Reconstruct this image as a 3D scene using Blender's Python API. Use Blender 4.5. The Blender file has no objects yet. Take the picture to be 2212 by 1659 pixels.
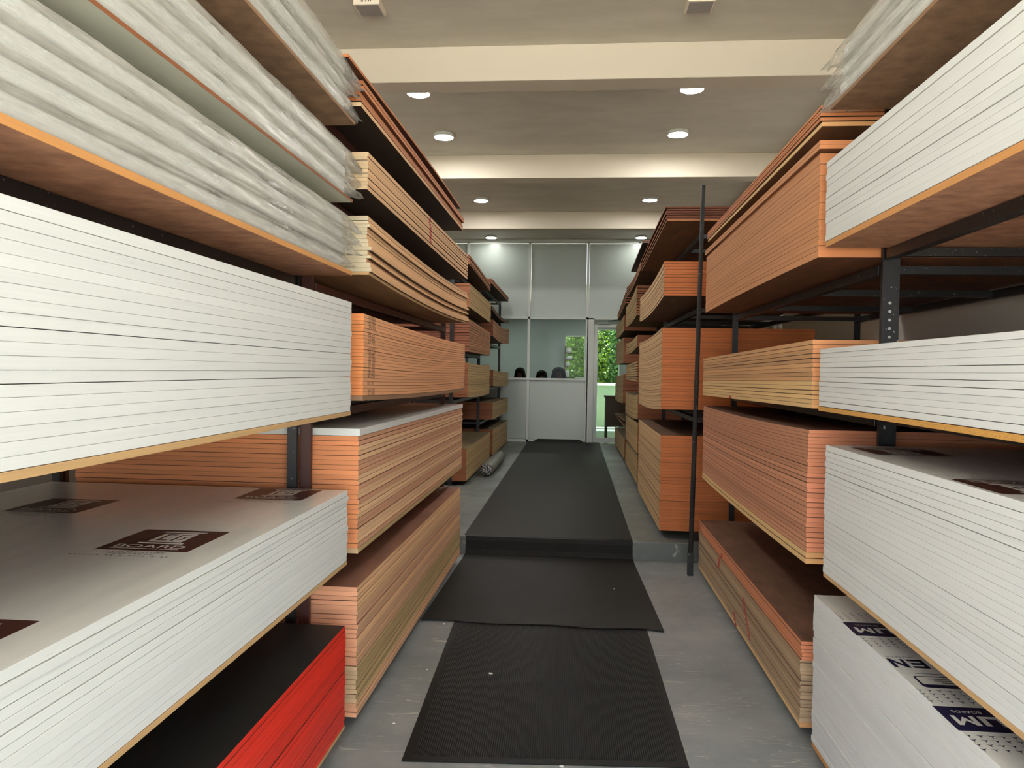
import bpy, bmesh, math, random
from mathutils import Vector, Matrix
random.seed(7)
SC = bpy.context.scene
COL = SC.collection

# ------------------------------------------------------------------ camera
F_PX = 1597.0
cd = bpy.data.cameras.new('camera'); cam = bpy.data.objects.new('camera', cd); COL.objects.link(cam)
cd.sensor_width = 36.0; cd.sensor_fit = 'HORIZONTAL'; cd.lens = 36.0 * F_PX / 2212.0
cd.clip_start = 0.05; cd.clip_end = 200
YAW, PITCH, ROLL = 0.0834325, -0.0178902, 0.0155
fwd = Vector((-math.sin(YAW) * math.cos(PITCH), math.cos(YAW) * math.cos(PITCH), math.sin(PITCH)))
rgt = Vector((math.cos(YAW), math.sin(YAW), 0)); up = rgt.cross(fwd)
r2 = rgt * math.cos(ROLL) + up * math.sin(ROLL); u2 = up * math.cos(ROLL) - rgt * math.sin(ROLL)
m3 = Matrix((r2, u2, -fwd)).transposed()
cam.matrix_world = Matrix.Translation((0, 0, 1.5)) @ m3.to_4x4()
SC.camera = cam

# ------------------------------------------------------------------ light, exposure
w = bpy.data.worlds.new('sky'); SC.world = w; w.use_nodes = True
bg = w.node_tree.nodes['Background']
bg.inputs[0].default_value = (0.86, 0.94, 1.0, 1); bg.inputs[1].default_value = 2.7
sd = bpy.data.lights.new('sun', 'SUN'); sd.energy = 40.0; sd.angle = 0.01; sd.color = (1, .94, .84)
sun = bpy.data.objects.new('sun', sd); COL.objects.link(sun)
sun.rotation_euler = Vector((0.05, 0.28, 1.0)).to_track_quat('Z', 'Y').to_euler()
LAMP = 165.0
SC.view_settings.view_transform = 'Standard'; SC.view_settings.look = 'None'
SC.view_settings.exposure = 1.0; SC.view_settings.gamma = 1.0
SC.view_settings.use_curve_mapping = False

# ------------------------------------------------------------------ materials
def lin(c):
    return tuple((v / 255 / 12.92) if v / 255 <= .04045 else ((v / 255 + .055) / 1.055) ** 2.4 for v in c)

class NT:
    def __init__(s, name):
        s.m = bpy.data.materials.new(name); s.m.use_nodes = True; s.t = s.m.node_tree
        s.b = s.t.nodes['Principled BSDF']; s.out = s.t.nodes['Material Output']
    def n(s, typ, **k):
        nd = s.t.nodes.new(typ)
        for a, v in k.items():
            if a.startswith('i_'):
                key = a[2:]; key = int(key) if key.isdigit() else key.replace('_', ' ')
                nd.inputs[key].default_value = v
            else: setattr(nd, a, v)
        return nd
    def l(s, a, b): s.t.links.new(a, b)
    def math(s, op, a, b=None, c=None):
        nd = s.n('ShaderNodeMath', operation=op)
        for i, v in enumerate((a, b, c)):
            if v is None: continue
            if isinstance(v, (int, float)): nd.inputs[i].default_value = v
            else: s.l(v, nd.inputs[i])
        return nd.outputs[0]
    def mix(s, fac, a, b, blend='MIX'):
        nd = s.n('ShaderNodeMix', data_type='RGBA', blend_type=blend)
        for i, v in ((0, fac), (6, a), (7, b)):
            if isinstance(v, (int, float)): nd.inputs[i].default_value = v
            elif isinstance(v, tuple): nd.inputs[i].default_value = (*v[:3], 1)
            else: s.l(v, nd.inputs[i])
        return nd.outputs[2]
    def ramp(s, fac, lo, hi):
        nd = s.n('ShaderNodeMapRange'); nd.inputs[1].default_value = lo; nd.inputs[2].default_value = hi
        s.l(fac, nd.inputs[0]); return nd.outputs[0]
    def noise(s, vec, scale, detail=3, rough=.55):
        nd = s.n('ShaderNodeTexNoise'); nd.inputs['Scale'].default_value = scale
        nd.inputs['Detail'].default_value = detail; nd.inputs['Roughness'].default_value = rough
        if vec is not None: s.l(vec, nd.inputs['Vector'])
        return nd.outputs[0]
    def mapping(s, vec, sc):
        nd = s.n('ShaderNodeMapping'); nd.inputs['Scale'].default_value = sc; s.l(vec, nd.inputs[0]); return nd.outputs[0]
    def bump(s, h, strength, dist=.01):
        nd = s.n('ShaderNodeBump'); nd.inputs['Strength'].default_value = strength; nd.inputs['Distance'].default_value = dist
        s.l(h, nd.inputs['Height']); s.l(nd.outputs[0], s.b.inputs['Normal'])

def simple(name, rgb, rough=.6, metal=0.0, var=.08, scale=6.0, bump=0.0, spec=None):
    k = NT(name); c = lin(rgb)
    co = k.n('ShaderNodeTexCoord').outputs['Object']
    nz = k.noise(co, scale)
    col = k.mix(nz, tuple(v * (1 - var) for v in c), tuple(min(1, v * (1 + var)) for v in c))
    k.l(col, k.b.inputs['Base Color']); k.b.inputs['Roughness'].default_value = rough; k.b.inputs['Metallic'].default_value = metal
    if spec is not None: k.b.inputs['Specular IOR Level'].default_value = spec
    if bump: k.bump(k.noise(co, scale * 8), bump)
    return k.m

_edge = {}
def edge_mat(name, rgb, var=.18, plies=0, dirt=.15, rough=.7, stamp=False, speck=0, warm=None):
    """edge of a sheet: UV u in metres along it, v = sheet number + height inside the sheet"""
    if name in _edge: return _edge[name]
    k = NT(name); c = lin(rgb)
    uv = k.n('ShaderNodeUVMap', uv_map='UV'); sp = k.n('ShaderNodeSeparateXYZ'); k.l(uv.outputs[0], sp.inputs[0])
    u, v = sp.outputs[0], sp.outputs[1]
    fl = k.math('FLOOR', v); fr = k.math('FRACT', v)
    wn = k.n('ShaderNodeTexWhiteNoise', noise_dimensions='1D'); k.l(fl, wn.inputs['W'])
    rnd = wn.outputs[0]
    cb = k.n('ShaderNodeCombineXYZ'); k.l(k.math('MULTIPLY', u, 1.6), cb.inputs[0]); k.l(k.math('MULTIPLY', v, 3.1), cb.inputs[1])
    g = k.noise(cb.outputs[0], 2.2, 5, .6)
    lo = tuple(x * (1 - var) for x in c); hi = tuple(min(1, x * (1 + var)) for x in c)
    col = k.mix(rnd, lo, hi)
    if warm:
        col = k.mix(k.math('GREATER_THAN', k.math('FRACT', k.math('MULTIPLY', rnd, 7.3)), .62), col, lin(warm))
    if plies:
        st = k.math('GREATER_THAN', k.math('FRACT', k.math('MULTIPLY', fr, plies)), .5)
        col = k.mix(k.math('MULTIPLY', st, .35), col, tuple(x * .62 for x in c))
    col = k.mix(k.math('MULTIPLY', k.ramp(g, .35, .75), dirt * 2), col, tuple(x * .55 for x in c))
    if speck:
        s2 = k.noise(uv.outputs[0], 900 if speck == 1 else 260, 2)
        cb2 = k.n('ShaderNodeCombineXYZ'); k.l(k.math('MULTIPLY', u, 260), cb2.inputs[0]); k.l(k.math('MULTIPLY', v, 5), cb2.inputs[1])
        s2 = k.noise(cb2.outputs[0], 1.0, 2)
        col = k.mix(k.math('MULTIPLY', k.ramp(s2, .5, .62), .6), col, tuple(x * .35 for x in c))
    # smudges crossing the sheets, isolated marks
    cb3 = k.n('ShaderNodeCombineXYZ'); k.l(k.math('MULTIPLY', u, 9), cb3.inputs[0]); k.l(k.math('MULTIPLY', v, 1.1), cb3.inputs[1])
    s3 = k.noise(cb3.outputs[0], 1.3, 4)
    col = k.mix(k.math('MULTIPLY', k.ramp(s3, .66, .78), .25), col, tuple(x * .45 for x in c))
    if stamp:
        cb4 = k.n('ShaderNodeCombineXYZ'); k.l(k.math('MULTIPLY', u, 230), cb4.inputs[0]); k.l(k.math('MULTIPLY', v, 2.2), cb4.inputs[1])
        s4 = k.noise(cb4.outputs[0], 1.0, 2)
        a = k.math('MULTIPLY', k.math('GREATER_THAN', u, .07), k.math('LESS_THAN', u, .115))
        b = k.math('MULTIPLY', k.math('GREATER_THAN', u, .125), k.math('LESS_THAN', u, .18))
        mk = k.math('MULTIPLY', k.math('ADD', a, b), k.math('GREATER_THAN', s4, .5))
        mk = k.math('MULTIPLY', mk, k.math('GREATER_THAN', rnd, .2))
        col = k.mix(k.math('MULTIPLY', mk, .85), col, lin((60, 38, 25)))
    k.l(col, k.b.inputs['Base Color']); k.b.inputs['Roughness'].default_value = rough
    k.bump(g, .15, .002)
    _edge[name] = k.m
    return k.m

def face_mat(name, rgb, dark, rough=.6, gy=.6, knots=0.0, spec=.5):
    """broad side of a sheet: UV in metres"""
    if name in _edge: return _edge[name]
    k = NT(name)
    uv = k.n('ShaderNodeUVMap', uv_map='UV')
    g = k.noise(k.mapping(uv.outputs[0], (7, gy, 1)), 2.0, 5, .6)
    col = k.mix(k.ramp(g, .3, .72), lin(rgb), lin(dark))
    b = k.noise(k.mapping(uv.outputs[0], (1.2, 1.2, 1)), 1.6, 3)
    col = k.mix(k.math('MULTIPLY', k.ramp(b, .5, .8), .5), col, lin(dark))
    k.l(col, k.b.inputs['Base Color']); k.b.inputs['Roughness'].default_value = rough
    k.b.inputs['Specular IOR Level'].default_value = spec
    _edge[name] = k.m
    return k.m

M = {}
M['white'] = (edge_mat('white_board_edge', (208, 211, 210), var=.03, dirt=.08), edge_mat('white_board_end', (206, 210, 208), var=.03, dirt=.05),
              face_mat('white_board_face', (222, 222, 216), (208, 208, 204), .2, 1.2))
M['back_orange'] = (edge_mat('plywood_orange_edge', (205, 146, 84), var=.06, dirt=.2), edge_mat('plywood_orange_end', (205, 140, 80), var=.06),
                    face_mat('plywood_red_face', (196, 146, 114), (140, 96, 74), .55, 9))
M['back_tan'] = (edge_mat('board_tan_edge', (196, 160, 112), var=.05, dirt=.25), edge_mat('board_tan_end', (190, 150, 104), var=.05),
                 face_mat('board_tan_face', (170, 130, 92), (120, 86, 58)))
M['chip'] = (edge_mat('chipboard_edge', (206, 154, 78), var=.04, speck=1), edge_mat('chipboard_end', (200, 150, 76), var=.04, speck=1),
             face_mat('chipboard_face', (170, 120, 70), (120, 80, 46)))
M['back_lam'] = (edge_mat('laminate_core_edge', (140, 84, 50), var=.05, dirt=.3), edge_mat('laminate_core_end', (140, 84, 50), var=.05),
                 face_mat('laminate_underside', (200, 202, 186), (180, 182, 166), .45, 1.5))
M['back_brown'] = (edge_mat('brown_ply_edge', (146, 112, 84), var=.05, dirt=.3), edge_mat('brown_ply_end', (140, 106, 80), var=.05),
                   face_mat('brown_ply_face', (160, 128, 100), (112, 86, 66), .6, 7))
M['red'] = (edge_mat('red_painted_edge', (228, 46, 26), var=.12, dirt=.12, rough=.45), edge_mat('red_painted_end', (215, 42, 24), var=.1, dirt=.1, rough=.45),
            face_mat('black_film_face', (34, 34, 33), (22, 22, 22), .5, 2))
def ply(name, longc, endc, face=(150, 104, 78), faced=(108, 74, 54), plies=0, var=.16, stamp=False, warm=None, dirt=.15):
    M[name] = (edge_mat(name + '_edge', longc, var, plies, dirt, stamp=stamp, warm=warm), edge_mat(name + '_end', endc, var * .7, 0, .1), face_mat(name + '_face', face, faced, .6, 2))
ply('L2a', (200, 129, 82), (167, 99, 55), (112, 66, 46), (70, 42, 30))
ply('L2b', (220, 177, 132), (201, 175, 138), (70, 56, 46), (48, 38, 30), var=.14)
ply('L2c', (234, 187, 139), (205, 191, 161), (110, 80, 60), (76, 54, 40), var=.22, dirt=.3)
ply('L2d', (224, 164, 119), (215, 133, 76), (150, 100, 66), stamp=True, var=.10)
ply('L2e', (236, 194, 152), (216, 139, 91), (150, 100, 66), warm=(204, 152, 120), dirt=.25)
ply('L2f', (236, 190, 144), (222, 159, 122), (168, 116, 94), (136, 92, 72), warm=(214, 168, 134), dirt=.3)
ply('L2g', (195, 169, 119), (201, 171, 132), (150, 110, 80), dirt=.3)
ply('R2a', (198, 127, 80), (182, 116, 72), (126, 88, 62), (84, 58, 42))
ply('R2b', (201, 141, 94), (187, 120, 73), (136, 90, 60), (96, 60, 40), var=.06)
ply('R2c', (200, 155, 109), (198, 134, 87), (140, 96, 62), (96, 62, 42))
ply('R2cl', (225, 189, 133), (199, 148, 96), (140, 96, 62), var=.07)
ply('R2d', (199, 141, 109), (201, 127, 94), (120, 82, 60), (84, 56, 42), var=.16, plies=0)
ply('R2du', (189, 134, 102), (198, 127, 92), (120, 82, 60), (84, 56, 42), var=.03, plies=0)
ply('R2e', (181, 155, 123), (172, 145, 115), (126, 88, 66), (92, 62, 46), var=.2, dirt=.35)
ply('R2eu', (214, 139, 99), (213, 133, 95), (134, 96, 74), (98, 66, 50), var=.08)
ply('R3', (193, 159, 116), (196, 113, 60), (120, 90, 66), (80, 60, 44), var=.14)
ply('R3a', (157, 97, 63), (114, 63, 40), (70, 50, 38), (46, 32, 26))
ply('far', (180, 152, 105), (139, 83, 51), (126, 110, 78), (90, 76, 54), var=.14)
ply('farb', (170, 120, 84), (133, 77, 52), (100, 76, 54), (70, 50, 36), var=.14)
ply('fard', (108, 76, 53), (80, 50, 36), (54, 44, 34), (36, 30, 24))

def steel():
    k = NT('black_painted_steel')
    co = k.n('ShaderNodeTexCoord').outputs['Object']
    n1 = k.noise(co, 60, 4, .7)
    col = k.mix(k.ramp(n1, .66, .69), lin((24, 25, 27)), lin((190, 192, 188)))
    k.l(col, k.b.inputs['Base Color']); k.b.inputs['Roughness'].default_value = .38
    return k.m
STEEL = steel()
STEELR = simple('oxide_red_steel', (66, 34, 28), .45)
WHITEPAINT = simple('white_wall_paint', (206, 202, 192), .7, var=.03, scale=1.2)
BEAMPAINT = simple('cream_beam_paint', (206, 198, 180), .6, var=.02, scale=1.2)
FRAME = simple('white_aluminium', (206, 212, 206), .4, var=.02)
PANEL = simple('grey_white_panel', (176, 187, 179), .28, var=.02, scale=.8)
OFFW = simple('office_wall_paint', (170, 178, 174), .6, var=.03)

def ceil_mat():
    k = NT('ceiling_skim_coat')
    co = k.n('ShaderNodeTexCoord').outputs['Object']
    g = k.noise(k.mapping(co, (1, 2.4, 1)), 1.6, 5, .62)
    col = k.mix(k.ramp(g, .32, .7), lin((212, 208, 194)), lin((196, 192, 178)))
    k.l(col, k.b.inputs['Base Color']); k.b.inputs['Roughness'].default_value = .55
    return k.m
def floor_mat(name, a, b):
    k = NT(name)
    co = k.n('ShaderNodeTexCoord').outputs['Object']
    g = k.noise(co, 1.5, 6, .62)
    col = k.mix(k.ramp(g, .3, .72), lin(a), lin(b))
    f = k.noise(k.mapping(co, (9, 2.2, 1)), 2.4, 5, .7)
    col = k.mix(k.math('MULTIPLY', k.ramp(f, .56, .8), .35), col, lin((150, 146, 138)))
    # scratches: thin straight-ish streaks kept to patches
    for rot, sc, off in ((.35, 1.0, 3.0), (-.9, 1.3, 9.0), (1.5, .9, 17.0)):
        mp = k.n('ShaderNodeMapping'); mp.inputs['Rotation'].default_value = (0, 0, rot); mp.inputs['Location'].default_value = (off, off, 0)
        mp.inputs['Scale'].default_value = (1.6 * sc, 16 * sc, 1); k.l(co, mp.inputs[0])
        nn = k.noise(mp.outputs[0], 1.5, 1, .4)
        ln = k.math('LESS_THAN', k.math('ABSOLUTE', k.math('SUBTRACT', nn, .5)), .006)
        mp2 = k.n('ShaderNodeMapping'); mp2.inputs['Location'].default_value = (off, 0, off); k.l(co, mp2.inputs[0])
        pt = k.ramp(k.noise(mp2.outputs[0], 4.5, 3), .54, .62)
        col = k.mix(k.math('MULTIPLY', k.math('MULTIPLY', ln, pt), .6), col, lin((200, 196, 186)))
    sp = k.ramp(k.noise(co, 46, 2), .73, .77)
    col = k.mix(k.math('MULTIPLY', sp, .6), col, lin((190, 186, 176)))
    k.l(col, k.b.inputs['Base Color'])
    k.l(k.math('ADD', k.math('MULTIPLY', g, .35), .22), k.b.inputs['Roughness'])
    return k.m
def rubber(name, a, b, rough):
    k = NT(name)
    co = k.n('ShaderNodeTexCoord').outputs['Object']
    g = k.noise(k.mapping(co, (1, .7, 1)), 2.2, 6, .65)
    col = k.mix(k.ramp(g, .3, .75), lin(a), lin(b))
    s = k.noise(k.mapping(co, (30, 10, 1)), 4, 3)
    col = k.mix(k.math('MULTIPLY', k.ramp(s, .72, .8), .3), col, lin((120, 112, 100)))
    k.l(col, k.b.inputs['Base Color']); k.b.inputs['Roughness'].default_value = rough; k.b.inputs['Specular IOR Level'].default_value = .2
    return k.m
RUB = rubber('smooth_black_rubber', (27, 27, 26), (36, 34, 31), .6)
RIB = rubber('ribbed_black_rubber', (19, 20, 21), (28, 28, 29), .5)
RIBT = rubber('worn_rubber_rib_tops', (58, 60, 57), (40, 41, 41), .5)

def plastic():
    k = NT('clear_plastic_film')
    co = k.n('ShaderNodeTexCoord').outputs['Object']
    a = k.noise(k.mapping(co, (1, .12, 1)), 26, 5, .62)
    b = k.noise(k.mapping(co, (1, .22, 1.6)), 12, 4, .6)
    c = k.noise(co, 70, 3, .6)
    h = k.math('ADD', k.math('ADD', a, k.math('MULTIPLY', b, 1.2)), k.math('MULTIPLY', c, .25))
    k.bump(h, .5, .006)
    k.b.inputs['Base Color'].default_value = (*lin((208, 206, 198)), 1)
    k.b.inputs['Roughness'].default_value = .22
    tr = k.n('ShaderNodeBsdfTransparent'); mx = k.n('ShaderNodeMixShader')
    tl = k.n('ShaderNodeBsdfTranslucent'); tl.inputs[0].default_value = (*lin((235, 233, 225)), 1)
    m2 = k.n('ShaderNodeMixShader'); m2.inputs[0].default_value = .35
    k.l(k.b.outputs[0], m2.inputs[1]); k.l(tl.outputs[0], m2.inputs[2])
    f = k.math('ADD', k.math('MULTIPLY', k.ramp(a, .35, .7), .45), .30)
    k.l(f, mx.inputs[0]); k.l(tr.outputs[0], mx.inputs[1]); k.l(m2.outputs[0], mx.inputs[2])
    k.l(mx.outputs[0], k.out.inputs[0])
    return k.m
FILM = plastic()

def glass():
    k = NT('clear_glass')
    tr = k.n('ShaderNodeBsdfTransparent'); tr.inputs[0].default_value = (.86, .92, .90, 1)
    gl = k.n('ShaderNodeBsdfGlossy'); gl.inputs['Roughness'].default_value = .0
    fr = k.n('ShaderNodeFresnel'); fr.inputs[0].default_value = 1.55
    mx = k.n('ShaderNodeMixShader'); k.l(k.math('MULTIPLY', fr.outputs[0], .07), mx.inputs[0])
    k.l(tr.outputs[0], mx.inputs[1]); k.l(gl.outputs[0], mx.inputs[2]); k.l(mx.outputs[0], k.out.inputs[0])
    return k.m
GLASS = glass()
def emis(name, rgb, st):
    k = NT(name); k.b.inputs['Base Color'].default_value = (.8, .8, .8, 1)
    k.b.inputs['Emission Color'].default_value = (*rgb, 1); k.b.inputs['Emission Strength'].default_value = st
    return k.m
LED = emis('lit_diffuser', (1, .96, .92), LAMP)
LEDW = emis('lit_diffuser_by_wall', (1, .97, .93), LAMP * .22)

# ------------------------------------------------------------------ mesh helpers
class MB:
    def __init__(s): s.v = []; s.f = []; s.mi = []; s.uv = []; s.mats = []
    def mat(s, m):
        if m not in s.mats: s.mats.append(m)
        return s.mats.index(m)
    def face(s, idx, m, uvs=None, base=0):
        s.f.append([i + base for i in idx]); s.mi.append(s.mat(m)); s.uv.append(uvs)
    def box(s, x0, x1, y0, y1, z0, z1, m):
        b = len(s.v)
        s.v += [(x0, y0, z0), (x1, y0, z0), (x1, y1, z0), (x0, y1, z0), (x0, y0, z1), (x1, y0, z1), (x1, y1, z1), (x0, y1, z1)]
        for q in ((0, 3, 2, 1), (4, 5, 6, 7), (0, 1, 5, 4), (1, 2, 6, 5), (2, 3, 7, 6), (3, 0, 4, 7)): s.face(q, m, None, b)
        return s
    def quad(s, pts, m):
        b = len(s.v); s.v += [tuple(p) for p in pts]; s.face(range(len(pts)), m, None, b); return s
    def tube(s, p0, p1, r0, r1, m, n=12, cap=True):
        p0 = Vector(p0); p1 = Vector(p1); d = (p1 - p0).normalized()
        a = d.orthogonal().normalized(); c = d.cross(a); b = len(s.v)
        for p, r in ((p0, r0), (p1, r1)):
            for i in range(n):
                t = 2 * math.pi * i / n; s.v.append(tuple(p + a * math.cos(t) * r + c * math.sin(t) * r))
        for i in range(n): s.face((i, (i + 1) % n, n + (i + 1) % n, n + i), m, None, b)
        if cap:
            s.face(list(range(n))[::-1], m, None, b); s.face(list(range(n, 2 * n)), m, None, b)
        return s
    def build(s, name, parent=None, bevel=0, smooth=False, mats=None):
        me = bpy.data.meshes.new(name); me.from_pydata(s.v, [], s.f)
        for m in s.mats: me.materials.append(m)
        me.polygons.foreach_set('material_index', s.mi)
        if any(u is not None for u in s.uv):
            ul = me.uv_layers.new(name='UV').data; li = 0
            for u, f in zip(s.uv, s.f):
                for j in range(len(f)):
                    if u is not None: ul[li].uv = u[j]
                    li += 1
        if smooth: me.polygons.foreach_set('use_smooth', [True] * len(s.f))
        me.update()
        o = bpy.data.objects.new(name, me); COL.objects.link(o)
        if parent: o.parent = parent
        if bevel:
            md = o.modifiers.new('bevel', 'BEVEL'); md.width = bevel; md.segments = 2; md.limit_method = 'ANGLE'
        return o

def tag(o, label, cat, group=None, kind=None):
    o['label'] = label; o['category'] = cat
    if group: o['group'] = group
    if kind: o['kind'] = kind
    return o
def empty(name, loc=(0, 0, 0)):
    o = bpy.data.objects.new(name, None); COL.objects.link(o); o.location = loc; o.empty_display_size = .1; return o
def struct(name, mb, bevel=0):
    o = mb.build(name, bevel=bevel); o['kind'] = 'structure'; return o
def part(mb, name, root, bevel=0, smooth=False):
    """mesh given in world coordinates, moved under an empty"""
    L = root.location; mb.v = [(x - L.x, y - L.y, z - L.z) for x, y, z in mb.v]
    return mb.build(name, root, bevel, smooth)

# ------------------------------------------------------------------ setting
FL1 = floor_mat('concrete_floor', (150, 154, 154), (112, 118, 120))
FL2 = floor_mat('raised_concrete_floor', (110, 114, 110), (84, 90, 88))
CEIL = ceil_mat()
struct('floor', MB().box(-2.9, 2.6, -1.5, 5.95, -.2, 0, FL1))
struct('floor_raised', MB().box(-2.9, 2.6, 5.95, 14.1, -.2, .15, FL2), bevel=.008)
struct('floor_office', MB().box(-2.9, 2.6, 14.1, 17.6, -.2, .15, simple('office_tile', (84, 90, 92), .25)))
struct('floor_outside', MB().box(-30, 30, -40, -1.5, -.2, -.02, simple('pale_paving', (180, 176, 168), .8)).box(-30, 30, 17.8, 45, -.2, .05, simple('garden_soil', (120, 116, 84), .9)))
struct('ceiling', MB().box(-2.9, 2.6, -1.5, 14.1, 4.0, 4.2, CEIL).box(-2.9, 2.6, 14.1, 17.8, 2.75, 2.85, CEIL))
struct('wall_left', MB().box(-2.9, -2.65, -1.5, 17.8, -.2, 4.2, WHITEPAINT))
struct('wall_right', MB().box(2.3, 2.6, -1.5, 17.8, -.2, 4.2, WHITEPAINT))
for i, (a, b) in enumerate(((5.70, 5.93), (8.57, 8.79), (11.6, 11.82))):
    x1 = 1.98 if i == 0 else 2.3
    struct('trim_%d' % (i + 1), MB().box(-2.65, x1, a, b, 3.73, 4.0, BEAMPAINT), bevel=.006)
struct('trim_4', MB().box(1.98, 2.3, -1.5, 5.93, 3.73, 4.0, WHITEPAINT))
# glazed partition at the back
YB = 14.10
xs = [-2.65, -2.05, -.87, .235, 1.19, 2.3]
fr = MB()
for x in xs[1:-1]: fr.box(x - .025, x + .025, YB - .05, YB + .03, .15, 3.95, FRAME)
fr.box(xs[3], xs[3] + .13, YB - .05, YB + .03, .15, 2.52, FRAME)
fr.box(-2.65, 2.3, YB - .05, YB + .03, 3.925, 4.0, FRAME)
fr.box(-2.65, 2.3, YB - .05, YB + .03, 2.49, 2.535, FRAME)
fr.box(-2.65, xs[3], YB - .07, YB + .10, 1.33, 1.37, FRAME)
fr.box(-2.65, xs[3], YB - .05, YB + .03, .15, .20, FRAME)
struct('trim_5', fr, bevel=.003)
pn = MB()
for a, b in zip(xs[:-1], xs[1:]): pn.box(a + .027, b - .027, YB - .015, YB + .005, 2.54, 3.92, PANEL)
for a, b in zip(xs[:3], xs[1:4]): pn.box(a + .027, b - .027, YB - .015, YB + .005, .205, 1.325, PANEL)
pn.box(1.22, 2.3, YB - .015, YB + .005, .15, 2.485, PANEL)
struct('wall_back', pn)
for i, (a, b) in enumerate(zip(xs[:3], xs[1:4])):
    struct('window_%d' % (i + 1), MB().box(a + .026, b - .026, YB - .006, YB, 1.372, 2.488, GLASS))
# door to the office
dr = empty('door_1', (.37, YB, .15)); dr['kind'] = 'structure'
d = MB()
x0, x1, z0, z1 = .375, 1.16, .17, 2.40
d.box(x0, x0 + .055, YB - .03, YB + .01, z0, z1, FRAME).box(x1 - .055, x1, YB - .03, YB + .01, z0, z1, FRAME)
d.box(x0 + .055, x1 - .055, YB - .03, YB + .01, z1 - .055, z1, FRAME).box(x0 + .055, x1 - .055, YB - .03, YB + .01, z0, z0 + .09, FRAME)
part(d, 'door_frame', dr, .003)
part(MB().box(x0 + .056, x1 - .056, YB - .012, YB - .006, z0 + .091, z1 - .056, GLASS), 'door_glass', dr)
part(MB().box(.42, .66, YB - .09, YB - .035, 2.405, 2.445, simple('grey_metal', (92, 96, 92), .35, .6)).tube((.62, YB - .07, 2.46), (.86, YB - .16, 2.49), .009, .009, STEEL), 'door_closer', dr, .003)
part(MB().tube((1.09, YB - .07, 1.05), (1.09, YB - .07, 1.45), .012, .012, FRAME), 'door_handle', dr)

# office beyond the glass
ow = MB()   # rear wall with a window and a glazed garden door
Y2 = 17.6
wx = [(-.23, .27, 1.30, 2.36), (.52, 1.08, .16, 2.52)]
ow.box(-2.65, -.23, Y2, Y2 + .12, .15, 2.75, OFFW).box(.27, .52, Y2, Y2 + .12, .15, 2.75, OFFW).box(1.08, 2.3, Y2, Y2 + .12, .15, 2.75, OFFW)
ow.box(-.23, .27, Y2, Y2 + .12, .15, 1.30, OFFW).box(-.23, .27, Y2, Y2 + .12, 2.36, 2.75, OFFW).box(.52, 1.08, Y2, Y2 + .12, 2.52, 2.75, OFFW)
struct('wall_office_rear', ow)
fw = MB()
for (a, b, c, e) in wx:
    fw.box(a, a + .03, Y2 - .02, Y2 + .05, c, e, FRAME).box(b - .03, b, Y2 - .02, Y2 + .05, c, e, FRAME)
    fw.box(a, b, Y2 - .02, Y2 + .05, e - .03, e, FRAME).box(a, b, Y2 - .02, Y2 + .05, c, c + .03, FRAME)
struct('trim_6', fw)
struct('window_4', MB().box(-.2, .24, Y2 + .02, Y2 + .026, 1.33, 2.33, GLASS))
struct('window_5', MB().box(.55, 1.05, Y2 + .02, Y2 + .026, .19, 2.49, GLASS))

# ------------------------------------------------------------------ sheets and stacks
BID = [0]
def board_geo(mb, x0, x1, yn, yf, zf, t, mats, nseg=10, c=None):
    """one bent sheet; zf(s) gives its underside height, s in 0..1 along Y"""
    BID[0] += 1; k = (BID[0] * 37) % 997
    c = min(.0007, t * .1) if c is None else c
    sx = 1 if x1 > x0 else -1
    sec = [(x0, c), (x0, t - c), (x0 + sx * c, t), (x1 - sx * c, t), (x1, t - c), (x1, c), (x1 - sx * c, 0), (x0 + sx * c, 0)]
    b = len(mb.v)
    for i in range(nseg + 1):
        s = i / nseg; y = yn + (yf - yn) * s; z = zf(s)
        for (x, h) in sec: mb.v.append((x, y, z + h))
    kind = [0, 0, 2, 0, 0, 0, 2, 0]
    for i in range(nseg):
        for j in range(8):
            j2 = (j + 1) % 8
            q = [i * 8 + j, i * 8 + j2, (i + 1) * 8 + j2, (i + 1) * 8 + j]
            ys = [(yf - yn) * i / nseg, (yf - yn) * i / nseg, (yf - yn) * (i + 1) / nseg, (yf - yn) * (i + 1) / nseg]
            pj = [sec[j], sec[j2], sec[j2], sec[j]]
            if kind[j] == 2: uv = [(abs(p[0] - x0) + k * 3.1, y + k * 1.7) for p, y in zip(pj, ys)]
            else: uv = [(y, k + .02 + .96 * p[1] / t) for p, y in zip(pj, ys)]
            if sx < 0: q = q[::-1]; uv = uv[::-1]
            mb.face(q, mats[kind[j]], uv, b)
    for base, rev in ((0, False), (nseg * 8, True)):
        q = [base + j for j in range(8)]; uv = [(abs(p[0] - x0) * 1.0 + 5, k + .02 + .96 * p[1] / t) for p in sec]
        if rev != (sx < 0): q = q[::-1]; uv = uv[::-1]
        mb.face(q[::-1], mats[1], uv[::-1], b)

ORD = ['topmost', 'second', 'third', 'fourth', 'fifth', 'sixth', 'seventh', 'eighth', 'ninth', 'tenth', 'eleventh', 'twelfth', 'thirteenth', 'fourteenth', 'fifteenth', 'sixteenth', 'seventeenth', 'eighteenth', 'nineteenth', 'twentieth']
TEN = {2: 'twenty', 3: 'thirty'}
def ordn(i):
    if i < 20: return ORD[i]
    n = i + 1; a, b = divmod(n, 10)
    if b == 0: return {3: 'thirtieth', 4: 'fortieth'}[a]
    return TEN[a] + '-' + ['', 'first'] [b == 1] if b == 1 else TEN[a] + '-' + ORD[b - 1]
def lab(desc, i, n, shelf, rack):
    p = 'topmost' if i == 0 else ('lowest' if i == n - 1 else ordn(i) + ' from top')
    return '%s, %s, %s, %s rack' % (desc, p, shelf, rack)

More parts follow.
